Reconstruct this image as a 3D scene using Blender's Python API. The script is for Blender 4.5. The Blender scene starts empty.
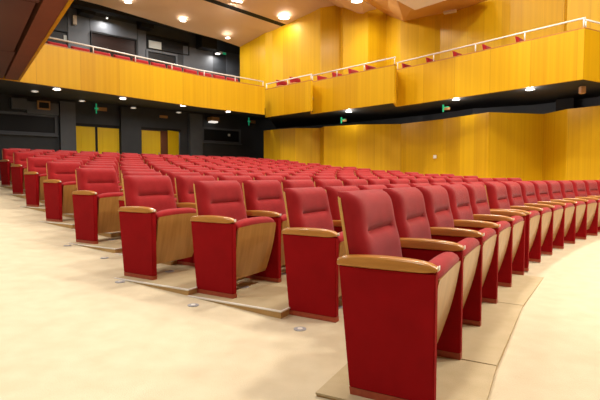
import bpy, bmesh, math, random
from mathutils import Vector
random.seed(7)
S = bpy.context.scene
COL = S.collection
PI = math.pi

# ------------------------------------------------------------------ materials
def mat(name, base, rough=.6, spec=.5, sheen=0, coat=0):
    m = bpy.data.materials.new(name); m.use_nodes = True
    b = m.node_tree.nodes['Principled BSDF']
    b.inputs['Base Color'].default_value = (*base, 1)
    b.inputs['Roughness'].default_value = rough
    b.inputs['Specular IOR Level'].default_value = spec
    b.inputs['Sheen Weight'].default_value = sheen
    b.inputs['Coat Weight'].default_value = coat
    return m

def nd(m, t, **kw):
    n = m.node_tree.nodes.new(t)
    for k, v in kw.items(): setattr(n, k, v)
    return n

def noise_mat(name, c1, c2, scale=(1,1,1), nscale=5, rough=.6, spec=.5, bump=0, bscale=200, coord='Object', sheen=0, coat=0, detail=4, lo=.3, hi=.7):
    m = mat(name, c1, rough, spec, sheen, coat); L = m.node_tree.links
    b = m.node_tree.nodes['Principled BSDF']
    tc = nd(m, 'ShaderNodeTexCoord'); mp = nd(m, 'ShaderNodeMapping')
    mp.inputs['Scale'].default_value = scale
    L.new(tc.outputs[coord], mp.inputs[0])
    n = nd(m, 'ShaderNodeTexNoise'); n.inputs['Scale'].default_value = nscale; n.inputs['Detail'].default_value = detail
    L.new(mp.outputs[0], n.inputs[0])
    r = nd(m, 'ShaderNodeValToRGB'); r.color_ramp.elements[0].color = (*c1,1); r.color_ramp.elements[1].color = (*c2,1)
    r.color_ramp.elements[0].position = lo; r.color_ramp.elements[1].position = hi
    L.new(n.outputs[0], r.inputs[0]); L.new(r.outputs[0], b.inputs['Base Color'])
    if bump:
        n2 = nd(m, 'ShaderNodeTexNoise'); n2.inputs['Scale'].default_value = bscale; n2.inputs['Detail'].default_value = 3
        L.new(tc.outputs[coord], n2.inputs[0])
        bp = nd(m, 'ShaderNodeBump'); bp.inputs['Strength'].default_value = bump; bp.inputs['Distance'].default_value = .004
        L.new(n2.outputs[0], bp.inputs['Height']); L.new(bp.outputs[0], b.inputs['Normal'])
    return m

def veneer(name, c_lo, c_hi, rough=.42, width=.62, coat=.05):
    """vertical-grain veneer sheets laid side by side; reads uv in metres"""
    m = mat(name, c_hi, rough, .32, coat=coat); L = m.node_tree.links; b = m.node_tree.nodes['Principled BSDF']
    b.inputs['Coat Roughness'].default_value = .25
    uv = nd(m, 'ShaderNodeUVMap')
    mp = nd(m, 'ShaderNodeMapping'); mp.inputs['Scale'].default_value = (11, .12, 1)
    L.new(uv.outputs[0], mp.inputs[0])
    n = nd(m, 'ShaderNodeTexNoise'); n.inputs['Scale'].default_value = 1; n.inputs['Detail'].default_value = 5
    L.new(mp.outputs[0], n.inputs[0])
    sp = nd(m, 'ShaderNodeSeparateXYZ'); L.new(uv.outputs[0], sp.inputs[0])
    dv = nd(m, 'ShaderNodeMath', operation='DIVIDE'); dv.inputs[1].default_value = width; L.new(sp.outputs[0], dv.inputs[0])
    fl = nd(m, 'ShaderNodeMath', operation='FLOOR'); L.new(dv.outputs[0], fl.inputs[0])
    wn = nd(m, 'ShaderNodeTexWhiteNoise', noise_dimensions='1D'); L.new(fl.outputs[0], wn.inputs['W'])
    ad = nd(m, 'ShaderNodeMath', operation='MULTIPLY_ADD'); ad.inputs[1].default_value = .32
    L.new(wn.outputs[0], ad.inputs[0]); 
    mu = nd(m, 'ShaderNodeMath', operation='MULTIPLY'); mu.inputs[1].default_value = .78; L.new(n.outputs[0], mu.inputs[0])
    L.new(mu.outputs[0], ad.inputs[2])
    r = nd(m, 'ShaderNodeValToRGB'); r.color_ramp.elements[0].color = (*c_lo,1); r.color_ramp.elements[1].color = (*c_hi,1)
    r.color_ramp.elements[0].position = .2; r.color_ramp.elements[1].position = .85
    L.new(ad.outputs[0], r.inputs[0])
    fr = nd(m, 'ShaderNodeMath', operation='FRACT'); L.new(dv.outputs[0], fr.inputs[0])
    lt = nd(m, 'ShaderNodeMath', operation='LESS_THAN'); lt.inputs[1].default_value = .008; L.new(fr.outputs[0], lt.inputs[0])
    mx = nd(m, 'ShaderNodeMix', data_type='RGBA'); L.new(lt.outputs[0], mx.inputs['Factor'])
    L.new(r.outputs[0], mx.inputs['A']); mx.inputs['B'].default_value = (c_lo[0]*.8, c_lo[1]*.8, c_lo[2]*.8, 1)
    L.new(mx.outputs['Result'], b.inputs['Base Color'])
    return m

def emis(name, col, st):
    m = bpy.data.materials.new(name); m.use_nodes = True
    b = m.node_tree.nodes['Principled BSDF']
    b.inputs['Base Color'].default_value = (*col,1)
    b.inputs['Emission Color'].default_value = (*col,1); b.inputs['Emission Strength'].default_value = st
    return m

M = {}
M['fabric'] = noise_mat('red_wool_upholstery', (.28,.005,.007), (.37,.010,.013), nscale=9, rough=.8, spec=.18, bump=.35, bscale=420, sheen=.16)
M['panel'] = noise_mat('crimson_panel_fabric', (.25,.001,.003), (.30,.0018,.0045), nscale=7, rough=.85, spec=.15, bump=.3, bscale=500)
M['arm'] = noise_mat('varnished_beech', (.40,.165,.028), (.55,.25,.05), scale=(30,3,30), nscale=1.2, rough=.28, coat=.4)
M['board'] = noise_mat('birch_ply_board', (.34,.17,.042), (.45,.235,.068), scale=(26,4,3), nscale=1.1, rough=.38, coat=.25)
M['shell'] = noise_mat('beech_shell', (.60,.33,.08), (.72,.42,.12), scale=(26,26,3), nscale=1.1, rough=.4)
M['plinth'] = noise_mat('reddish_wood_plinth', (.34,.05,.02), (.42,.08,.03), scale=(3,30,30), nscale=1, rough=.5)
M['metal'] = mat('brushed_steel', (.62,.62,.62), .3); M['metal'].node_tree.nodes['Principled BSDF'].inputs['Metallic'].default_value = 1
M['alu'] = mat('matt_aluminium', (.38,.38,.40), .4)
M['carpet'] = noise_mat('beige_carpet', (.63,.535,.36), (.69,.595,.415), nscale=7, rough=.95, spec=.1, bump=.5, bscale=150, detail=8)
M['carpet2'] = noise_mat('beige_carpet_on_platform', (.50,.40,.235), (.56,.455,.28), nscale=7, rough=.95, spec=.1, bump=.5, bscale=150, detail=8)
M['riser'] = noise_mat('platform_edge_wood', (.46,.27,.09), (.56,.35,.13), nscale=6, rough=.5)
M['nosing'] = mat('pale_nosing_strip', (.85,.82,.75), .4)
M['wall'] = veneer('golden_veneer_wall', (.58,.31,.002), (.76,.45,.005))
M['fascia'] = veneer('golden_veneer_balcony', (.56,.29,.002), (.72,.42,.005), width=1.15)
M['door'] = veneer('yellow_veneer_door', (.88,.56,.008), (.97,.68,.015), width=3)
M['dark'] = noise_mat('charcoal_painted_wall', (.030,.034,.042), (.042,.047,.056), nscale=2, rough=.55)
M['black'] = noise_mat('black_paint', (.004,.004,.005), (.008,.008,.008), nscale=3, rough=.7)
M['grey'] = noise_mat('slate_grey_wall_panel', (.085,.095,.115), (.11,.12,.14), nscale=2, rough=.5)
M['ceil'] = noise_mat('peach_plaster_ceiling', (.78,.58,.43), (.82,.62,.46), nscale=.8, rough=.7)
M['ceil_lit'] = noise_mat('plaster_lit_tone', (.92,.88,.80), (.95,.90,.83), nscale=1, rough=.7)  # whitened base colour stands in for strong light on the plate
M['ceil_shaded'] = noise_mat('ceiling_plate_shaded_tone', (.62,.33,.10), (.68,.38,.13), nscale=1, rough=.6)  # ochre base colour stands in for shade on the folded plate
M['soffit'] = noise_mat('brown_wood_soffit', (.17,.055,.026), (.21,.072,.034), scale=(1.5,1.5,1), nscale=1.4, rough=.5)
M['soffit_dk'] = noise_mat('dark_brown_soffit', (.075,.026,.017), (.115,.042,.026), scale=(.6,.6,1), nscale=1.3, rough=.5)
M['rail'] = mat('white_painted_rail', (.82,.80,.76), .3)
M['lamp'] = emis('lamp_glass', (1,.93,.82), 14)
M['lamp_s'] = emis('small_lamp_glass', (1,.95,.88), 9)
M['lamp_dim'] = emis('dim_lamp_glass', (1,.95,.88), 1.2)
M['green'] = emis('exit_green', (.02,.45,.20), .6)
M['green_dk'] = mat('sign_green_plate', (.0,.22,.09), .5)
M['glass'] = mat('dark_window_glass', (.025,.011,.008), .35, .12)
M['glassk'] = mat('black_window_glass', (.006,.006,.007), .45, .3)
M['cream'] = mat('cream_plastic', (.62,.52,.40), .5)
M['tan'] = mat('tan_sign_plate', (.45,.24,.09), .5)
M['corr'] = noise_mat('corridor_brown', (.13,.035,.012), (.16,.05,.02), nscale=2, rough=.6)
M['screen'] = mat('pale_screen', (.55,.58,.56), .6)

# ------------------------------------------------------------------ helpers
def obj(name, bm, m, parent=None, smooth=False, loc=None, rotz=None):
    me = bpy.data.meshes.new(name)
    bmesh.ops.recalc_face_normals(bm, faces=bm.faces[:])
    bm.to_mesh(me); bm.free()
    if smooth:
        for p in me.polygons: p.use_smooth = True
    ms = m if isinstance(m, (list, tuple)) else [m]
    for k in ms: me.materials.append(k)
    o = bpy.data.objects.new(name, me); COL.objects.link(o)
    if parent: o.parent = parent
    if loc is not None: o.location = loc
    if rotz is not None: o.rotation_euler.z = rotz
    return o

def thing(name, label, cat, loc=(0,0,0), rotz=0, group=None):
    o = bpy.data.objects.new(name, None); COL.objects.link(o)
    o.empty_display_size = .1
    o.location = loc; o.rotation_euler = (0,0,rotz)
    o['label'] = label; o['category'] = cat
    if group: o['group'] = group
    return o

def tag(o, label, cat, group=None):
    o['label'] = label; o['category'] = cat
    if group: o['group'] = group
    return o

def struct(o):
    o['kind'] = 'structure'; return o

def box(bm, c, d, mi=0):
    x,y,z = c; a,b,e = d[0]/2, d[1]/2, d[2]/2
    vs = [bm.verts.new((x+i*a, y+j*b, z+k*e)) for i in (-1,1) for j in (-1,1) for k in (-1,1)]
    for f in ((0,1,3,2),(4,6,7,5),(0,4,5,1),(2,3,7,6),(0,2,6,4),(1,5,7,3)):
        bm.faces.new([vs[i] for i in f]).material_index = mi
    return vs

def bbox(c, d, bev=0, seg=2):
    bm = bmesh.new(); box(bm, c, d)
    if bev: bmesh.ops.bevel(bm, geom=bm.edges[:], offset=bev, segments=seg, affect='EDGES', profile=.5)
    return bm

def prism(bm, poly, axis, a, b):
    """extrude a 2D polygon along an axis: axis 'x' -> poly is (y,z); 'z' -> (x,y)"""
    def P(p, t): return (t, p[0], p[1]) if axis == 'x' else (p[0], p[1], t)
    A = [bm.verts.new(P(p, a)) for p in poly]; B = [bm.verts.new(P(p, b)) for p in poly]
    bm.faces.new(A); bm.faces.new(B[::-1]); n = len(poly)
    for i in range(n): bm.faces.new((A[i], A[(i+1)%n], B[(i+1)%n], B[i]))

def loft(bm, rings, cap=True):
    R = [[bm.verts.new(p) for p in r] for r in rings]; n = len(R[0])
    for a, b in zip(R[:-1], R[1:]):
        for i in range(n): bm.faces.new((a[i], a[(i+1)%n], b[(i+1)%n], b[i]))
    if cap: bm.faces.new(R[0][::-1]); bm.faces.new(R[-1])

def tube(bm, pts, r, n=10):
    pts = [Vector(p) for p in pts]; rings = []
    for i, p in enumerate(pts):
        d = (pts[min(i+1,len(pts)-1)] - pts[max(i-1,0)]).normalized()
        u = d.cross(Vector((0,0,1)));
        if u.length < .05: u = d.cross(Vector((1,0,0)))
        u.normalize(); w = d.cross(u)
        rings.append([p + r*(math.cos(2*PI*k/n)*u + math.sin(2*PI*k/n)*w) for k in range(n)])
    loft(bm, rings)

def disc(bm, c, r, h, n=24):
    prism(bm, [(c[0]+r*math.cos(2*PI*k/n), c[1]+r*math.sin(2*PI*k/n)) for k in range(n)], 'z', c[2], c[2]+h)

def ribbon(name, pts, z0, z1, thick, m, parent=None, back=1):
    """wall of straight faces following plan points, with thickness away from the room (to the left of travel * back), uv in metres"""
    bm = bmesh.new(); uvl = bm.loops.layers.uv.new('UVMap')
    P = [Vector((p[0],p[1])) for p in pts]; n = len(P)
    Z1 = z1 if isinstance(z1, (list,tuple)) else [z1]*n
    off = []
    for i in range(n):
        d = (P[min(i+1,n-1)] - P[max(i-1,0)]).normalized()
        off.append(P[i] + Vector((-d.y, d.x))*thick*back)
    ss = [0]
    for i in range(1,n): ss.append(ss[-1] + (P[i]-P[i-1]).length)
    F0 = [bm.verts.new((*P[i], z0)) for i in range(n)]; F1 = [bm.verts.new((*P[i], Z1[i])) for i in range(n)]
    B0 = [bm.verts.new((*off[i], z0)) for i in range(n)]; B1 = [bm.verts.new((*off[i], Z1[i])) for i in range(n)]
    def q(vs, uvs):
        f = bm.faces.new(vs)
        for l, u in zip(f.loops, uvs): l[uvl].uv = u
    for i in range(n-1):
        j = i+1; s0, s1 = ss[i], ss[j]
        q((F0[i],F0[j],F1[j],F1[i]), ((s0,z0),(s1,z0),(s1,Z1[j]),(s0,Z1[i])))
        q((B0[j],B0[i],B1[i],B1[j]), ((s1,z0),(s0,z0),(s0,Z1[i]),(s1,Z1[j])))
        q((F1[i],F1[j],B1[j],B1[i]), ((s0,0),(s1,0),(s1,.1),(s0,.1)))
        q((F0[j],F0[i],B0[i],B0[j]), ((s1,0),(s0,0),(s0,.1),(s1,.1)))
    q((F0[0],F1[0],B1[0],B0[0]), ((0,z0),(0,Z1[0]),(.1,Z1[0]),(.1,z0)))
    q((F0[-1],B0[-1],B1[-1],F1[-1]), ((0,z0),(.1,z0),(.1,Z1[-1]),(0,Z1[-1])))
    me = bpy.data.meshes.new(name)
    bmesh.ops.recalc_face_normals(bm, faces=bm.faces[:]); bm.to_mesh(me); bm.free()
    me.materials.append(m)
    o = bpy.data.objects.new(name, me); COL.objects.link(o)
    if parent: o.parent = parent
    return o

def slab(name, poly, z0, z1, m, parent=None):
    """polygon in plan; z0/z1 numbers or lists per vertex"""
    bm = bmesh.new(); n = len(poly)
    A0 = z0 if isinstance(z0,(list,tuple)) else [z0]*n
    A1 = z1 if isinstance(z1,(list,tuple)) else [z1]*n
    A = [bm.verts.new((p[0],p[1],A0[i])) for i,p in enumerate(poly)]
    B = [bm.verts.new((p[0],p[1],A1[i])) for i,p in enumerate(poly)]
    bm.faces.new(A); bm.faces.new(B[::-1])
    for i in range(n): bm.faces.new((A[i],A[(i+1)%n],B[(i+1)%n],B[i]))
    return obj(name, bm, m, parent)

def plate(name, pts, thick, m, parent=None):
    """a thick sheet through 3D points, thickness upward"""
    return slab(name, [(p[0],p[1]) for p in pts], [p[2] for p in pts], [p[2]+thick for p in pts], m, parent)

# ------------------------------------------------------------------ hall geometry: rows are arcs round the stage
CX, CY = 20.264, -8.274
R1, PITCH, SP = 22.18, .891, .653
LB = .379
ANG = {1:27.43,2:29.89,3:29.87,4:29.88,5:31.44,6:31.44,7:32.74,8:32.74,9:33.88,10:33.88,11:34.9,12:34.9,13:35.77,14:35.77,15:36.6}
NS = {1:14,2:13,3:14,4:14,5:14,6:14,7:14,8:14,9:14,10:14,11:14,12:14,13:14,14:14,15:13}
ZR = {1:0,2:-.016,3:.035,4:.082,5:.13,6:.18,7:.24,8:.305,9:.37,10:.438,11:.522,12:.61,13:.69,14:.765,15:.836}
def RR(k): return R1 + (k-1)*PITCH
def pol(r, deg):
    a = math.radians(deg); return (CX - r*math.cos(a), CY + r*math.sin(a))
def facing(deg):
    a = math.radians(deg); return math.atan2(-math.cos(a), -math.sin(a))

def ramp(r, deg):
    ks = sorted(ZR)
    rs = [RR(k)+LB for k in ks]
    if r <= rs[1]:
        z = -.018 if r >= RR(1)-.1 else -.034
        if r < RR(1)-.1 and deg > 30: z = -.034 + .032*min(1, (deg-30)/5.8)
        elif deg > 36: z = -.002 if r < rs[0] else -.018
        return z
    for i in range(2, len(ks)):
        if r <= rs[i]:
            t = (r-rs[i-1])/(rs[i]-rs[i-1]); z0 = ZR[ks[i-1]] if i > 2 else -.018
            return z0 + t*(ZR[ks[i]]-z0)
    return ZR[15]

# floor: one carpeted surface following the rake
bm = bmesh.new()
rads = [10,14,18,20,21.2,21.7,21.95] + [RR(1)+LB] + [RR(k)+LB for k in range(2,16)] + [35.5,36.5,38,41,46]
rads = sorted(set(rads)); degs = [-25,-15,-8,-2,3,7,11,14,17,19,21,22,23,24,25,26,27,28,29,30,31,32,33,34,35,36,37,38,40,42,44,46,48,50,52,54,57,60,65,70,76,82]
G = [[bm.verts.new((*pol(r,d), ramp(r,d) - .001)) for d in degs] for r in rads]
for i in range(len(rads)-1):
    for j in range(len(degs)-1):
        bm.faces.new((G[i][j],G[i][j+1],G[i+1][j+1],G[i+1][j]))
struct(obj('floor', bm, M['carpet'], smooth=False))

# seating platforms
ORD = ['','first','second','third','fourth','fifth','sixth','seventh','eighth','ninth','tenth','eleventh','twelfth','thirteenth','fourteenth','fifteenth']
def rowname(k): return 'the front row' if k == 1 else ('the rearmost row' if k == 15 else 'the %s row' % ORD[k])
for k in range(3, 16):
    r0, r1 = RR(k-1)+LB, RR(k)+LB
    a0 = ANG[k] - math.degrees(.13/RR(k)); a1 = 51.6
    n = 18; aa = [a0 + (a1-a0)*i/n for i in range(n+1)]
    poly = [pol(r0,a) for a in aa] + [pol(r1,a) for a in aa[::-1]]
    t = thing('seating_platform', 'low beige carpeted platform with pale nosing under ' + rowname(k), 'platform', (0,0,0), 0, 'carpeted platforms under the seat rows')
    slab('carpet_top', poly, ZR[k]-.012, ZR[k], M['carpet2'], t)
    rin = .004
    poly2 = [pol(r0+rin,a) for a in aa] + [pol(r1-rin,a) for a in aa[::-1]]
    slab('wooden_base', poly2, ZR[k]-.16, ZR[k]-.012, M['riser'], t)
    # nosing along the aisle side and round the front corner
    bm = bmesh.new(); da = math.degrees(.014/RR(k)); aw = math.degrees(.75/RR(k))
    prism(bm, [pol(r0-.004,a0-da*.4), pol(r0-.004,a0+aw), pol(r0+.01,a0+aw), pol(r0+.01,a0+da), pol(r1,a0+da), pol(r1,a0-da*.4)], 'z', ZR[k]-.006, ZR[k]+.003)
    obj('nosing_strip', bm, M['nosing'], t)
segs = [(27.22,29.1,'nearest the camera'),(29.1,32.6,'in the middle, between the two seams'),(32.6,35.8,'farthest along, ending in a point on the carpet')]
for i,(a0,a1,w) in enumerate(segs):
    g = .016
    p = [pol(22.0,a0+g), pol(22.0,a1-g), pol(22.71,a1-g), pol(22.71,a0+g)]
    zt = [0]*4
    t = thing('seating_platform', 'straight platform board under the front row, ' + w, 'platform', (0,0,0), 0, 'carpeted platforms under the seat rows')
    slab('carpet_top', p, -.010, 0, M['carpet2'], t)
    p2 = [pol(22.004,a0+g*1.6), pol(22.004,a1-g*1.6), pol(22.706,a1-g*1.6), pol(22.706,a0+g*1.6)]
    slab('wooden_base', p2, -.09, -.010, M['riser'], t)

# ------------------------------------------------------------------ theatre seat (faces +y, aisle side +x, origin on the floor under the panel fronts)
HP = .595
def panel_bm(x):
    bm = bmesh.new()
    # narrower at the foot, straight front edge, rear edge leaning back
    prism(bm, [(0,.033),(.0,HP),(-.439,HP),(-LB-.004,.033)], 'x', x-.026, x+.026)
    bmesh.ops.bevel(bm, geom=bm.edges[:], offset=.005, segments=2, affect='EDGES')
    return bm
def plinth_bm(x):
    bm = bmesh.new(); prism(bm, [(.001,0),(.001,.034),(-LB-.005,.034),(-LB,0)], 'x', x-.024, x+.024)
    return bm
def arm_bm(x):
    bm = bmesh.new(); rings = []
    N = 14
    for i in range(N+1):
        t = i/N; y = -.448 + t*.455
        w = .030 + .006*math.sin(PI*min(1,t*1.1)); zt = HP + .040 + .012*math.sin(PI*t) - .012*max(0,(t-.8)/.2)**2
        zb = HP - .002 + (.006*max(0,(t-.85)/.15))
        if i == 0: w *= .75; zt -= .012
        if i == N: w *= .88; zt -= .006; zb += .004
        b = .012
        rings.append([(x-w,y,zb+.004),(x-w,y,zt-b),(x-w+b*.35,y,zt-b*.3),(x-w+b,y,zt),(x+w-b,y,zt),(x+w-b*.35,y,zt-b*.3),(x+w,y,zt-b),(x+w,y,zb+.004),(x+w-.006,y,zb),(x-w+.006,y,zb)])
    loft(bm, rings)
    return bm
def ysh(z):  # rear face of the backrest shell
    return -.395 - (.2*(z-.42) if z > .42 else 0) + (.10*(.42-z) if z < .42 else 0)
def wsh(z): return .300 - .026*max(0,(z-.5)/.42)
def shell_bm():
    bm = bmesh.new(); rings = []
    zs = [.10,.2,.3,.42,.5,.6,.7,.8,.87,.895,.905]
    for z in zs:
        w = wsh(z) - (.02*((z-.88)/.048)**2 if z > .88 else 0); y = ysh(z); r = []
        for s in range(9): 
            u = -1+s/4; r.append((w*u, y + .012*u*u, z))
        for s in range(8,-1,-1):
            u = -1+s/4; r.append((w*u, y + .012*u*u + .014, z))
        rings.append(r)
    loft(bm, rings)
    return bm
def smooth01(a): a = max(0,min(1,a)); return a*a*(3-2*a)
def backpad_bm():
    bm = bmesh.new(); nx, nz = 28, 30
    z0, z1 = .40, .926
    F = []; B = []
    for j in range(nz+1):
        tz = j/nz; z = z0 + (z1-z0)*tz; rowF = []; rowB = []
        for i in range(nx+1):
            u = -1+2*i/nx; w = wsh(z) - .003
            if z > .902: w -= .010*((z-.902)/.024)**2
            x = w*u
            ex = 1-abs(u)**10; ez = 1-max(0,(tz-.86)/.14)**3
            th = .036 + .058*max(0,ex)**.6*max(0,ez)**.75
            # headrest roll above, lumbar pad below, short stitched crease between
            th += .004*math.exp(-((z-.835)/.055)**2)*ex + .007*math.exp(-((z-.66)/.06)**2)*ex
            cr = math.exp(-((z-.737)/.010)**2)*smooth01((.205-abs(x))/.03)
            th -= .020*cr + .010*math.exp(-((z-.737)/.028)**2)*smooth01((.25-abs(x))/.08)
            yb = ysh(z)+.012*u*u+.014
            rowF.append(bm.verts.new((x, yb+th, z))); rowB.append(bm.verts.new((x, yb - (.012 if z > .907 else 0), z)))
        F.append(rowF); B.append(rowB)
    for j in range(nz):
        for i in range(nx):
            bm.faces.new((F[j][i],F[j][i+1],F[j+1][i+1],F[j+1][i])); bm.faces.new((B[j][i],B[j+1][i],B[j+1][i+1],B[j][i+1]))
    for j in range(nz):
        bm.faces.new((F[j][0],F[j+1][0],B[j+1][0],B[j][0])); bm.faces.new((F[j][nx],B[j][nx],B[j+1][nx],F[j+1][nx]))
    for i in range(nx):
        bm.faces.new((F[0][i],B[0][i],B[0][i+1],F[0][i+1])); bm.faces.new((F[nz][i],F[nz][i+1],B[nz][i+1],B[nz][i]))
    return bm
# folded seat: outer board line from top front down to the rear
def bl(t):  # t 0 bottom .. 1 top -> (y,z)
    z = .112 + t*.453
    y = -.095 + .100*t + .014*math.sin(PI*t) 
    return y, z
def board_bm():
    bm = bmesh.new(); rings = []
    N = 14
    for i in range(N+1):
        t = i/N; y, z = bl(t); w = .252 + .020*t + .004*math.sin(PI*t)
        if i == N: w -= .012
        if i == 0: w -= .006
        r = []
        for s in range(9):
            u = -1+s/4; r.append((w*u, y - .010*u*u*(1-t*.5), z + (.012*(1-u*u)-.012 if i==N else 0)))
        for s in range(8,-1,-1):
            u = -1+s/4; r.append((w*u, y - .010*u*u*(1-t*.5) - .015, z - .003 + (.012*(1-u*u)-.012 if i==N else 0)))
        rings.append(r)
    loft(bm, rings)
    return bm
def seatpad_bm():
    bm = bmesh.new(); rings = []
    base = [(-0.121, 0.16), (-0.074, 0.28), (-0.042, 0.42), (-0.016, 0.53), (0.002, 0.562), (0.008, 0.588), (-0.002, 0.604), (-0.028, 0.618), (-0.06, 0.616), (-0.088, 0.6), (-0.114, 0.578), (-0.138, 0.54), (-0.161, 0.46), (-0.181, 0.38), (-0.191, 0.3), (-0.186, 0.22), (-0.166, 0.17)]
    cy, cz = -.10, .40
    for u in (-1,-.985,-.95,-.88,-.7,-.4,0,.4,.7,.88,.95,.985,1):
        s = (1-abs(u)**3)**.5*.24+.76 if abs(u) < 1 else .74
        r = []
        for (y,z) in base:
            zz = cz+(z-cz)*s; w = .232 + .035*smooth01((z-.2)/.35)
            r.append((w*u, cy+(y-cy)*s, zz))
        rings.append(r)
    loft(bm, rings)
    return bm
def bracket_bm():
    bm = bmesh.new()
    for sx in (-1,1): box(bm, (sx*.283, -.20, .36), (.03,.12,.07))
    return bm

def make_seat(both):
    t = thing('theatre_seat', 'x', 'seat')
    def add(b, x):
        p = obj('side_panel', panel_bm(x), M['panel'], t); obj('plinth', plinth_bm(x), M['plinth'], p)
        obj('armrest', arm_bm(x), M['arm'], t, smooth=True)
    add(0, SP/2-.0)
    if both: add(0, -SP/2+.027)
    obj('number_plate', bbox((SP/2, .009, HP+.022), (.022,.004,.018), .001), M['nosing'], t)
    obj('backrest_shell', shell_bm(), M['shell'], t, smooth=True)
    bp = obj('backrest_cushion', backpad_bm(), M['fabric'], t, smooth=True)
    obj('seat_board', board_bm(), M['board'], t, smooth=True)
    obj('seat_cushion', seatpad_bm(), M['fabric'], t, smooth=True)
    obj('hinge_bracket', bracket_bm(), M['black'], t)
    for o in t.children:
        if o.name.startswith(('armrest','backrest_shell','seat_board','backrest_cushion')):
            o.data.set_sharp_from_angle(angle=math.radians(50)) if hasattr(o.data,'set_sharp_from_angle') else None
    return t

def dup(root):
    r = root.copy(); COL.objects.link(r)
    for ch in list(root.children):
        c = ch.copy(); COL.objects.link(c); c.parent = r
        for g in list(ch.children):
            d = g.copy(); COL.objects.link(d); d.parent = c
    return r
PROTO = {False: make_seat(False), True: make_seat(True)}
FRESH = {False: True, True: True}
def place_seat(both, loc, rz, label, group, cat='seat'):
    if FRESH[both]: o = PROTO[both]; FRESH[both] = False
    else: o = dup(PROTO[both])
    o.location = loc; o.rotation_euler = (0,0,rz); o['label'] = label; o['category'] = cat; o['group'] = group
    return o
for k in range(1, 16):
    R = RR(k); n = NS[k]
    for j in range(n):
        arc = (j+.5)*SP + (.205 if (k == 1 and j >= 5) else 0)
        a = ANG[k] + math.degrees(arc/R)
        x, y = pol(R, a)
        end = (j == n-1) or (k == 1 and j == 4)
        if j == 0: lab = 'red tip-up seat at the aisle end of ' + rowname(k)
        else: lab = 'red tip-up theatre seat, %s from the aisle in %s' % (ORD[j+1], rowname(k))
        if 1 < k < 15: lab += ' from the front'
        z = ZR[k] + (0 if k != 2 else -.001)
        place_seat(end, (x, y, z), facing(a), lab, 'theatre seats in ' + rowname(k))

# round floor fittings along the aisle edge
for i,(x,y,w) in enumerate([(0,3.07,'beside the second row'),(-.81,3.5,'beside the third row'),(-1.58,4.06,'beside the fourth row'),(-2.10,4.98,'beside the fifth row'),(-2.78,5.55,'beside the sixth row')]):
    r = math.hypot(x-CX, y-CY); z = ramp(r, 30)
    t = thing('floor_light', 'small round steel floor light in the aisle carpet ' + w, 'floor light', (x,y,z), 0, 'floor lights along the aisle')
    bm = bmesh.new(); disc(bm, (0,0,-.002), .042, .006); obj('steel_ring', bm, M['alu'], t)
    bm = bmesh.new(); disc(bm, (0,0,.004), .018, .003, 16); obj('lens', bm, M['nosing'], t)
# air outlets under the seats of the near rows
for k in (2,3,4,5,6):
    for j in range(3):
        a = ANG[k] + math.degrees((j+.5)*SP/RR(k)); x,y = pol(RR(k)+.16, a)
        bm = bmesh.new(); disc(bm, (0,0,0), .045, .003)
        for q in range(-3,4): box(bm, (q*.010,0,.004), (.004,.06,.003))
        o = obj('floor_vent', bm, M['alu'], None, loc=(x,y,ZR[k]+.0005), rotz=facing(a))
        tag(o, 'round metal air vent in the platform under the %s seat from the aisle, %s' % (ORD[j+1], rowname(k)[4:]), 'vent', 'round air vents under the seats')

# ------------------------------------------------------------------ low veneered wall on the right and the dark passage behind it
low = [(-1.75,23.2),(-1.6,20.74),(-.85,19.99),(-.19,19.58),(.83,19.62),(.97,19.03),(2.22,18.29),(3.88,18.08),(5.03,16.51),(5.91,14.76),(7.86,15.18),(7.98,14.06),(8.53,13.37),(10.4,11.9),(12.5,9.6)]
struct(ribbon('wall_right', low, -.1, 3.0, .12, M['wall']))
struct(ribbon('wall_passage', [(-1.2,24.4),(2.2,21.9),(5.0,19.2),(6.3,17.2),(8.1,16.3),(9.3,14.6),(14.5,10.8)], 0, 8.6, .15, M['grey']))
o = obj('wall_pillar', bbox((0,0,1.72),(.5,.45,3.44)), M['black'], None, loc=(8.50,15.05,0), rotz=math.radians(-42)); struct(o); o.name = 'wall_pier'

# ------------------------------------------------------------------ balcony along the right side
UP = [(-2.79,22.0),(-1.53,21.0),(-1.23,20.9),(0,20.2),(.84,19.8),(1.68,19.9),(1.74,19.2),(2.65,18.5),(3.39,18.7),(3.78,17.9),(4.58,17.5),(5.11,17.3),(5.71,16.6),(6.76,15.3),(7.88,14.2),(7.63,13.6),(8.45,13.4),(11.5,10.8),(13.5,8.2)]
struct(ribbon('wall_upper', UP, 4.05, 8.6, .15, M['wall']))
rb = thing('balcony', 'stepped side balcony with golden veneer front along the right wall', 'balcony')
FB = [(-1.42,19.24),(.40,17.36)]
FC = [(.12,18.52),(3.10,15.50)]
FC = [(.42,18.22),(3.08,15.40)]
FD = [(3.30,16.30),(7.0,11.70),(8.6,12.55)]
Z0 = 3.4
for f, zt in ((FB,4.5),(FC,4.6),(FD,4.63)):
    ribbon('front_panel', f, Z0, zt, .09, M['fascia'], rb)
    ribbon('coping', [(p[0],p[1]) for p in f], zt, zt+.035, .12, M['plinth' if 0 else 'arm'], rb)
def returns(a, b, zt):
    ribbon('return_panel', [a, b], Z0, zt, .06, M['fascia'], rb)
returns((.42,17.42),(.47,18.20),4.5)
returns((3.10,15.47),(3.34,16.24),4.6)
slab('soffit', [(-1.33,19.30),(.46,17.5),(.50,18.24),(3.12,15.6),(3.36,16.36),(7.0,11.86),(8.6,12.7),(13.5,8.0),(14.4,10.7),(9.3,14.6),(8.1,16.3),(5.0,19.1),(2.2,21.7),(-1.2,24.2)], 3.46, 3.56, M['black'], rb)
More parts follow.
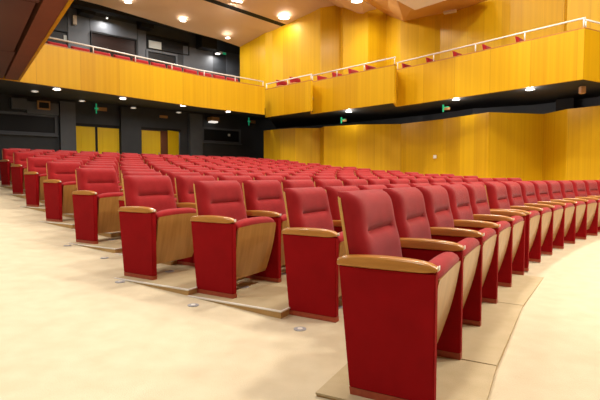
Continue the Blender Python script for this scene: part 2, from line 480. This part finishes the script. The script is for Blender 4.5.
slab('balcony_floor', [(-1.30,19.36),(.46,17.56),(.52,18.30),(3.12,15.68),(3.38,16.42),(7.0,11.92),(8.6,12.75),(8.4,13.3),(6.6,15.1),(4.5,17.2),(1.6,19.0),(-1.2,20.75)], 3.92, 4.0, M['carpet2'], rb)

# ------------------------------------------------------------------ balcony across the back
bb = thing('balcony', 'long back balcony with golden veneer front above the doors', 'balcony')
FA = [(-9.0,9.6),(-7.06,12.08),(-5.75,13.60),(-3.48,16.40),(-1.38,18.42)]
ribbon('front_panel', FA, 3.4, 4.46, .09, M['fascia'], bb)
ribbon('coping', FA, 4.46, 4.495, .12, M['arm'], bb)
WP = Vector((-8.4,19.3)); WD = Vector((.76,.65)); WN = Vector((WD.y,-WD.x))  # WN towards the hall
def wp(t, d=0): p = WP + WD*t + WN*d; return (p.x, p.y)
slab('soffit', [(p[0]-.05,p[1]+.05) for p in FA] + [wp(9.0,-.1), wp(-6.5,-.1)], [3.45]*5+[4.02]*2, [3.55]*5+[4.12]*2, M['black'], bb)
slab('balcony_floor', [(-8.6,9.9),(-7.1,12.2),(-5.82,13.7),(-3.55,16.5),(-1.5,18.5),(-3.0,20.9),(-4.4,19.6),(-9.6,14.2),(-11.5,12)], 3.85, 3.93, M['carpet2'], bb)
slab('upper_tier', [(-4.4,19.65),(-9.65,14.25),(-11.5,12.05),wp(-6.3,.02),wp(8.2,.02)], 4.13, 4.3, M['black'], bb)

# left balcony, seen from underneath
lb = thing('balcony', 'dark brown wooden underside of the left balcony overhead', 'balcony')
E0 = Vector((-7.07,11.94)); ED = Vector((.5914,-.8064)); EN = Vector((-.8064,-.5914))
def ep(s, d): p = E0 + ED*s + EN*d; return (p.x, p.y)
ribbon('front_panel', [ep(-.02,0), ep(19,0)], 3.4, 4.5, .05, M['fascia'], lb, back=-1)
slab('edge_board', [ep(0,.052), ep(19,.052), ep(19,.33), ep(0,.33)], 3.41, 3.6, M['soffit'], lb)
s = -.1; q = 0
while s < 18.5:
    L_ = 3.2
    slab('soffit_panel', [ep(s,.37+.03*(q%2)), ep(s+L_-.02,.37+.03*(q%2)), ep(s+L_-.02,2.1), ep(s,2.1)], 3.41, 3.6, M['soffit_dk'], lb)
    slab('soffit_panel', [ep(s,2.13), ep(s+L_-.02,2.13), ep(s+L_-.02,8.5), ep(s,8.5)], 3.41, 3.6, M['soffit_dk'], lb)
    s += L_; q += 1
slab('deck', [ep(0,.05), ep(19,.05), ep(19,8.5), ep(-2,8.5)], 3.6, 3.8, M['black'], lb)

# ------------------------------------------------------------------ rails
def railing(pts, h, zt, label, posts, r=.022):
    t = thing('handrail', label, 'handrail', (0,0,0), 0)
    bm = bmesh.new(); tube(bm, [(p[0],p[1],zt+h) for p in pts], r); obj('rail', bm, M['rail'], t, smooth=True)
    tot = 0; seg = []
    P = [Vector(p) for p in pts]
    for a,b in zip(P[:-1],P[1:]): seg.append((tot,(b-a).length,a,b)); tot += (b-a).length
    for i in range(posts):
        s = .04 + (tot-.08)*i/(posts-1)
        for (s0,L,a,b) in seg:
            if s0 <= s <= s0+L+1e-6:
                p = a+(b-a)*((s-s0)/L); break
        bm = bmesh.new(); tube(bm, [(p.x,p.y,zt+.033),(p.x,p.y,zt+h)], .018, 8); obj('post', bm, M['rail'], t, smooth=True)
def inset(pts, d):
    P = [Vector(p) for p in pts]; out = []
    for i in range(len(P)):
        v = (P[min(i+1,len(P)-1)]-P[max(i-1,0)]).normalized(); out.append(tuple(P[i]+Vector((-v.y,v.x))*d))
    return out
railing(inset([(-6.75,12.45)]+FA[2:], .05), .22, 4.46, 'long white rail on top of the back balcony front', 7)
railing(inset(FB, .05), .24, 4.5, 'short white rail where the side balcony meets the back balcony', 3)
railing(inset(FC, .05), .27, 4.6, 'white rail on the middle section of the side balcony', 4)
railing(inset(FD[:2], .05), .27, 4.63, 'long white rail on the nearest section of the side balcony', 5)
railing([(7.10,11.86),(8.55,12.62)], .27, 4.63, 'short white rail turning away past the balcony corner', 3)

# seats up on the balconies
P = [Vector(p) for p in FA[1:]]; tot = 0; cnt = 0
wd = ['first','second','third','fourth','fifth','sixth','seventh','eighth','ninth','tenth','eleventh','twelfth','thirteenth']
dirA = (P[-1]-P[0]).normalized(); nA = Vector((-dirA.y, dirA.x)); LA = (P[-1]-P[0]).length
n = 12
for i in range(n):
    p = P[0] + dirA*(.62+i*SP) + nA*.66
    rz = math.atan2(-dirA.y, -dirA.x)
    place_seat(i == n-1, (p.x,p.y,3.93), rz, 'red seat top behind the back balcony rail, %s from the left' % wd[i], 'seats behind the back balcony rail')
def bal(f, offs, zf, what):
    a, b = Vector(f[0]), Vector(f[1]); d = (b-a).normalized(); nn = Vector((-d.y,d.x))
    for i, s in enumerate(offs):
        p = a + d*s + nn*.62
        place_seat(True, (p.x,p.y,zf), math.atan2(-.70,-.71), 'single red seat behind the %s balcony rail, %s from the left' % (what, wd[i]), 'single seats on the side balcony')
bal(FB, [.75,1.55], 4.0, 'short left')
bal(FC, [.45,1.25,2.05,2.85], 4.0, 'middle side')
bal(FD, [.45,1.45,2.45,3.45,4.45], 4.0, 'nearest side')

# ------------------------------------------------------------------ dark back wall
def wbox(name, t0, t1, z0, z1, d0, d1, m, parent=None, bev=0):
    bm = bmesh.new()
    prism(bm, [wp(t0,d0), wp(t1,d0), wp(t1,d1), wp(t0,d1)], 'z', z0, z1)
    if bev: bmesh.ops.bevel(bm, geom=bm.edges[:], offset=bev, segments=2, affect='EDGES')
    return obj(name, bm, m, parent)
FZ = ZR[15]
O0, O1 = 1.88, 3.75     # open doorway bounds
struct(wbox('wall_back', -7, O0, -.1, 9, -.25, 0, M['dark']))
struct(wbox('wall_back', O1, 9.6, -.1, 9, -.25, 0, M['dark']))
struct(wbox('wall_back', O0, O1, 3.06, 9, -.25, 0, M['dark']))
struct(wbox('wall_corridor', O0-.5, O1+.6, .5, 3.4, -1.75, -1.6, M['corr']))
for (t0,t1) in ((-1.36,-.80),(.98,1.84),(4.17,4.80)):
    struct(wbox('wall_pilaster', t0, t1, FZ, 3.9, 0, .22, M['grey'] if t0 != .98 else M['dark']))
# doors
def door_leaf(n, t0, t1, d=.03, struct_=True):
    rt = bpy.data.objects.new('door_%d' % n, None); COL.objects.link(rt); rt['kind'] = 'structure'
    def q(name, a, b, z0, z1, d0, d1, m):
        bm = bmesh.new(); uvl = bm.loops.layers.uv.new('UVMap')
        prism(bm, [wp(a,d0), wp(b,d0), wp(b,d1), wp(a,d1)], 'z', z0, z1)
        for f in bm.faces:
            for l in f.loops: l[uvl].uv = (l.vert.co.x*1.2, l.vert.co.z)
        return obj(name, bm, m, rt)
    q('leaf', t0, t1, FZ, 3.0, .01, .06, M['door'])
    q('inner_panel', t0+.2, t1-.2, FZ+.3, 2.8, .06, .072, M['door'])
    q('handle', t1-.1, t1-.07, 1.85, 2.05, .06, .11, M['metal'])
    return rt
door_leaf(1, -.77, -.03); door_leaf(2, .07, .94); door_leaf(3, 1.91, 2.77)
bm = bmesh.new(); uvl = bm.loops.layers.uv.new('UVMap')
h = Vector(wp(3.66,.02)); e = h + (-WD*.8 + WN*.32)*.80; th = Vector((.03,.03))
prism(bm, [tuple(h), tuple(e), tuple(e+WN*.045), tuple(h+WN*.045)], 'z', FZ, 3.04)
for f in bm.faces:
    for l in f.loops: l[uvl].uv = (l.vert.co.x*1.2, l.vert.co.z)
rt = bpy.data.objects.new('door_4', None); COL.objects.link(rt); rt['kind'] = 'structure'
obj('leaf', bm, M['door'], rt)
struct(wbox('trim_1', -.80, .97, 3.0, 3.12, 0, .07, M['black']))
struct(wbox('trim_2', 1.87, 3.78, 3.04, 3.14, 0, .07, M['black']))
struct(wbox('trim_3', -.03, .07, FZ, 3.0, 0, .05, M['black']))

def control_window(t0, t1, z0, z1, label, gl, sill=True, d=.0, frame=M['grey'], fw=.09):
    c = thing('window', label, 'window')
    wbox('pane', t0, t1, z0, z1, .005+d, .02+d, gl, c)
    bm = bmesh.new()
    for (a,b,c0,c1) in ((t0-fw,t1+fw,z1,z1+fw),(t0-fw,t1+fw,z0-fw,z0),(t0-fw,t0,z0,z1),(t1,t1+fw,z0,z1)):
        prism(bm, [wp(a,d), wp(b,d), wp(b,d+.09), wp(a,d+.09)], 'z', c0, c1)
    obj('frame', bm, frame, c)
    if sill: wbox('sill', t0-.1, t1+.1, z0-fw-.05, z0-fw, d, d+.2, frame, c)
    return c
control_window(-4.6,-1.52,2.66,3.28,'wide black control room window under the balcony, left of the doors', M['glassk'])
control_window(4.95,6.95,2.72,3.26,'black control room window with grey frame right of the open door', M['glassk'])
control_window(-.08,1.72,5.7,6.80,'wide dark brown glass window above the back balcony', M['glass'], sill=False, frame=M['black'], fw=.04)
control_window(2.26,3.55,5.4,6.45,'lower dark window under the pale screen, above the balcony', M['glassk'], sill=False, frame=M['grey'])
control_window(2.26,4.2,6.62,7.15,'long black opening behind the pale screen above the back balcony', M['glassk'], sill=False, frame=M['black'], fw=.03)
control_window(-2.6,-1.0,5.6,6.6,'black opening at far left above the back balcony', M['glassk'], sill=False, frame=M['black'], fw=.03)
tag(wbox('screen', 2.28, 2.85, 6.60, 6.92, .1, .13, M['screen']), 'small pale screen on the black opening above the balcony', 'screen')
tag(wbox('sheet_of_paper', -1.12, -.98, 6.3, 6.5, .04, .05, M['screen']), 'small white sheet in the far left upper opening', 'paper')
# grey cladding of the upper wall
for (a,b,z0_,z1_) in ((-.95,-.14,4.4,7.6),(1.84,2.20,4.4,7.3),(3.95,5.5,4.4,7.0),(6.25,7.6,4.4,7.1),(-.12,1.8,6.88,7.5)):
    struct(wbox('wall_cladding', a, b, z0_, z1_, .0, .03, M['grey']))
def trig(t0,t1,z0_,z1_,d0,d1,m,name,lab,cat): return tag(wbox(name,t0,t1,z0_,z1_,d0,d1,m,bev=.01), lab, cat)
trig(-.80,-.66,6.95,7.3,.04,.2,M['cream'],'wall_speaker','cream wall speaker high on the dark wall at far left','speaker')
for (a,b,z0_,z1_,w) in ((-.62,-.07,7.35,8.3,'at far left'),(1.78,2.32,7.3,8.3,'in the middle'),(4.6,5.4,6.95,8.0,'at right')):
    trig(a,b,z0_,z1_,.05,.6,M['black'],'roof_truss_box','black box hanging under the ceiling above the back balcony, '+w,'duct')
tag(wbox('air_duct', -1.0, 7.2, 7.45, 7.75, .65, 1.0, M['black']), 'long black duct under the ceiling along the back wall', 'duct')
trig(-3.0,-2.5,3.45,3.85,.02,.35,M['grey'],'ventilation_duct','small grey duct box under the back balcony at far left','duct')
trig(-2.5,-1.42,3.34,3.78,.02,.3,M['grey'],'ventilation_duct','wide grey duct box above the left control window','duct')
# framed speaker
sp_ = thing('wall_speaker', 'tan framed speaker grille above the left control window', 'speaker')
wbox('housing', -2.17,-1.74,3.50,3.82,.31,.42,M['tan'],sp_); wbox('grille', -2.12,-1.79,3.55,3.76,.42,.43,M['black'],sp_)
pr = thing('projector', 'small projector with white underside left of the right control window', 'projector')
wbox('body', 5.11,5.55,3.62,3.80,.1,.5,M['tan'],pr); wbox('lamp_panel', 5.15,5.50,3.55,3.62,.15,.45,M['lamp_dim'],pr)
trig(2.75,3.13,3.61,3.72,.02,.08,M['tan'],'sign_plate','small tan plate above the open doorway','sign')
trig(6.3,6.42,2.98,3.1,.03,.08,M['nosing'],'wall_switch','tiny white square beside the right control window','switch')
# exit signs: green running-man arm and plate
def exit_sign(t0, z0_, label, at=None):
    c = thing('exit_sign', label, 'exit sign', (0,0,0), 0)
    if at is None:
        wbox('plate', t0, t0+.42, z0_+.03, z0_+.17, .3, .34, M['tan'], c)
        bm = bmesh.new()
        for (a,b,e0,e1) in ((-.02,.02,-.10,.30),(-.07,.09,.08,.13)):
            prism(bm, [wp(t0+a,.34), wp(t0+b,.34), wp(t0+b,.36), wp(t0+a,.36)], 'z', z0_+e0, z0_+e1)
        obj('green_arrow', bm, M['green'], c)
    else:
        x, y, rz = at; c.location = (x,y,z0_); c.rotation_euler.z = rz
        obj('plate', bbox((.10,0,.08),(.24,.05,.08)), M['tan'], c)
        obj('green_arrow', bbox((0,-.03,.10),(.05,.02,.24)), M['green'], c)
        obj('green_edge', bbox((.10,-.03,.13),(.20,.02,.03)), M['green'], c)
    return c
exit_sign(-.05, 3.62, 'green exit sign under the back balcony above the double doors')
exit_sign(7.35, 3.66, 'green exit sign beside the corner of the dark wall')
exit_sign(0, 3.10, 'green exit sign hanging under the middle of the side balcony', at=(1.65,18.6,-.75))
exit_sign(0, 3.16, 'green exit sign hanging under the near part of the side balcony', at=(4.80,15.75,-.85))
c = thing('exit_sign', 'small green exit sign high on the dark upper wall', 'exit sign')
wbox('plate', 5.86,6.2,6.95,7.05,.05,.1,M['nosing'],c); wbox('green_light',6.02,6.18,6.93,7.03,.1,.11,M['green'],c)
tag(obj('wall_sensor', bbox((0,0,0),(.12,.05,.12),.01), M['nosing'], None, loc=(4.81,16.72,1.69), rotz=-.94), 'small white square switch plate on the veneered wall', 'switch')
tag(obj('wall_lamp', bbox((0,0,0),(.14,.14,.2),.03), M['tan'], None, loc=(7.62,12.75,3.32)), 'small orange lamp under the balcony corner', 'lamp')

# ------------------------------------------------------------------ ceiling
def C_(name, pts, m=M['ceil'], th=.12, k=True):
    o = plate(name, pts, th, m)
    return o
struct(C_('ceiling', [(-8.02,17.38,7.41),(-7.47,17.79,7.38),(-5.04,19.97,7.17),(-3.57,21.19,7.07),(-2.78,22.0,6.98),(-1.82,21.66,7.15),(-1.45,21.4,7.2),(-1.11,21.11,7.35),(-.70,20.75,7.48),(-3.73,18.17,7.70),(-8.5,12.8,8.17),(-12.5,13.2,7.75)]))
o = C_('acoustic_ceiling_panel', [(-3.56,18.02,7.765),(-.50,20.60,7.53),(0,20.75,7.6),(.87,20.4,7.79),(1.5,19.95,8.09),(1.06,19.42,8.16),(-1.9,16.1,8.62),(-6.6,14.2,8.3)]); tag(o,'smooth peach ceiling panel with two big round lights','ceiling panel')
o = C_('acoustic_ceiling_panel', [(1.02,19.38,8.20),(1.5,19.95,8.12),(2.54,18.95,7.35),(3.13,18.9,7.54),(2.24,17.2,7.34),(.6,15.4,7.34),(-.9,16.6,8.2)]); tag(o,'peach ceiling panel hanging lower, with one light near the top edge','ceiling panel')
o = C_('acoustic_ceiling_panel', [(2.24,17.15,7.34),(3.38,18.65,7.32),(3.86,17.75,6.76),(4.55,17.45,6.86),(5.2,17.15,6.92),(5.75,16.65,6.85),(6.15,15.6,6.75),(4.3,14.2,6.55),(3.62,15.0,6.45),(2.6,13.6,6.6)], M['ceil_shaded'], .1); tag(o,'folded ceiling panel above the side balcony, its shade painted in ochre','ceiling panel')
o = C_('acoustic_ceiling_panel', [(2.6,14.3,6.42),(3.62,15.0,6.22),(4.30,14.0,6.16),(4.6,12.9,6.3),(2.4,12.4,6.6)], M['ceil_lit'], .08); tag(o,'ceiling panel corner painted pale as if strongly lit, jutting out at the top','ceiling panel')
tag(obj('ceiling_grille', bbox((0,0,0),(.42,.16,.08),.01), M['cream'], None, loc=(5.10,16.2,6.58), rotz=-.5), 'small pale fitting where the shade-toned ceiling meets the wall', 'vent')
struct(slab('ceiling', [(-12,-9),(-12,24),(14,24),(14,-9)], 9.0, 9.1, M['ceil']))

tag(plate('slot_shade_strip', [(-3.72,18.16,7.705),(-3.58,18.04,7.755),(-.53,20.63,7.53),(-.70,20.74,7.486)], .03, M['black']), 'black strip painted in as shade of the slot between the two peach ceiling panels','slot')  # black strip painted in for the shade inside the gap

def downlight(x, y, z, r, label, lamp, group, power=0, size=None, spot=None, col=(1,.945,.87)):
    t = thing('recessed_downlight', label, 'downlight', (x,y,z), 0, group)
    n = 20; bm = bmesh.new()
    rings = [[(q*math.cos(2*PI*i/n), q*math.sin(2*PI*i/n), zz) for i in range(n)] for q, zz in ((r*1.25,.0),(r*1.25,-.015),(r,-.02),(r,0))]
    loft(bm, rings, cap=False); obj('ring', bm, M['nosing'], t)
    bm = bmesh.new(); disc(bm, (0,0,-.008), r*.98, .02, n); obj('diffuser', bm, lamp, t)
    if power:
        if spot == 'point':
            l = bpy.data.lights.new('downlight_bulb', 'POINT'); l.shadow_soft_size = .08
        elif spot:
            l = bpy.data.lights.new('downlight_spot', 'SPOT'); l.spot_size = math.radians(spot); l.spot_blend = .8; l.shadow_soft_size = size or r
        else:
            l = bpy.data.lights.new('downlight_area', 'AREA'); l.shape = 'DISK'; l.size = size or 2*r
        l.energy = power; l.color = col
        lo = bpy.data.objects.new('downlight_source', l); COL.objects.link(lo); lo.location = (0,0,-.05 if spot != 'point' else -.12); lo.parent = t
PW = 420
big = 'round ceiling downlights'
downlight(-.67,19.9,7.62,.22,'bright round light on the peach ceiling panel, nearest the veneer wall',M['lamp'],big,35,.5)
downlight(-2.46,18.55,7.78,.22,'bright round light on the peach ceiling panel, beside the dark slot',M['lamp'],big,130,.5)
downlight(2.03,17.0,7.25,.2,'bright round light on the lower peach ceiling panel',M['lamp'],big,130,.5)
downlight(-6.35,17.6,7.42,.12,'small round light at the left end of the ceiling',M['lamp'],big,90,.3)
downlight(-4.72,19.2,7.27,.12,'small round light in the middle of the rear ceiling',M['lamp'],big,90,.3)
downlight(-3.15,20.7,7.02,.10,'small round light where the ceiling meets the dark wall',M['lamp'],big,30,.3)
# lamps over the seats beyond the top of the picture
k = 0
for (x,y) in ((4.2,3.2),(7.5,1.0),(2.0,7.5),(6.2,6.2),(0.2,12.0),(4.4,10.5),(-3.0,14.0),(8.8,5.0),(.9,-2.2)):
    k += 1
    downlight(x,y,8.9,.35,'large round auditorium downlight in the ceiling over the seats',M['lamp'],'auditorium downlights overhead',PW,.9)
for (s,d) in ((4,1.3),(7,1.3),(10,1.3),(13,1.3),(6,4),(10,4)):
    x,y = ep(s,d)
    downlight(x,y,3.405,.07,'small downlight in the brown underside of the left balcony',M['lamp_s'],'downlights in the left balcony',55,.3)
for i,(x,y,d) in enumerate([(-6.86,13.33,.9),(-5.59,14.89,.9),(-4.07,16.39,.6),(-2.74,17.94,.8)]):
    downlight(x,y,3.45,.10,'bright oval light under the back balcony edge, %s from the left' % wd[i],M['lamp_s'],'downlights under the back balcony edge',18,.2)
for i,(x,y) in enumerate([(-8.2,14.6),(-7.6,16.45),(-6.4,18.1),(-5.0,19.4)]):
    downlight(x,y,3.62,.09,'dim light deeper under the back balcony, %s from the left' % wd[i],M['lamp_dim'],'deeper downlights under the back balcony',24,.2)
for i,(x,y,w) in enumerate([(4.99,15.09,'left of the black pier'),(6.49,13.33,'nearest the balcony corner'),(1.85,17.9,'above the hanging exit sign')]):
    downlight(x,y,3.455,.10,'bright light under the side balcony, '+w,M['lamp_s'],'downlights under the side balcony',30,.2,'point')
downlight(*wp(5.58,.35),6.85,.12,'round white spotlight glowing on the dark upper wall',M['lamp_s'],'upper wall lights',25,.2)
for t_ in (.45,4.7):  # added lamps; the wash itself belongs to the ceiling light
    x,y = wp(t_,.35); downlight(x,y,7.40,.03,'added lamp without real fixture, washing the grey upper wall at %s' % ('left' if t_ < 1 else 'right'),M['lamp_s'],'upper wall lights',30,.15)

x,y = wp(3.0,-.8)
downlight(x,y,3.3,.12,'light in the corridor behind the open door',M['lamp_s'],'corridor light',25,.2)
struct(wbox('ceiling', 1.3, 4.4, 3.36, 3.45, -1.75, -.2, M['cream']))
# ------------------------------------------------------------------ world, camera, colour
w = bpy.data.worlds.new('World'); S.world = w; w.use_nodes = True
bg = w.node_tree.nodes['Background']; bg.inputs[0].default_value = (1,.95,.87,1); bg.inputs[1].default_value = .16

cam = bpy.data.cameras.new('Camera'); co = bpy.data.objects.new('Camera', cam); COL.objects.link(co)
cam.sensor_width = 36; cam.sensor_fit = 'HORIZONTAL'; cam.lens = 467.36/600*36; cam.clip_end = 200
co.location = (0,0,1.002); pitch = math.atan((200-176.07)/467.36)
co.rotation_euler = (PI/2 - pitch, 0, 0)
S.camera = co
S.view_settings.view_transform = 'Standard'; S.view_settings.look = 'None'; S.view_settings.gamma = 1
S.view_settings.use_curve_mapping = False
S.view_settings.exposure = -0.5
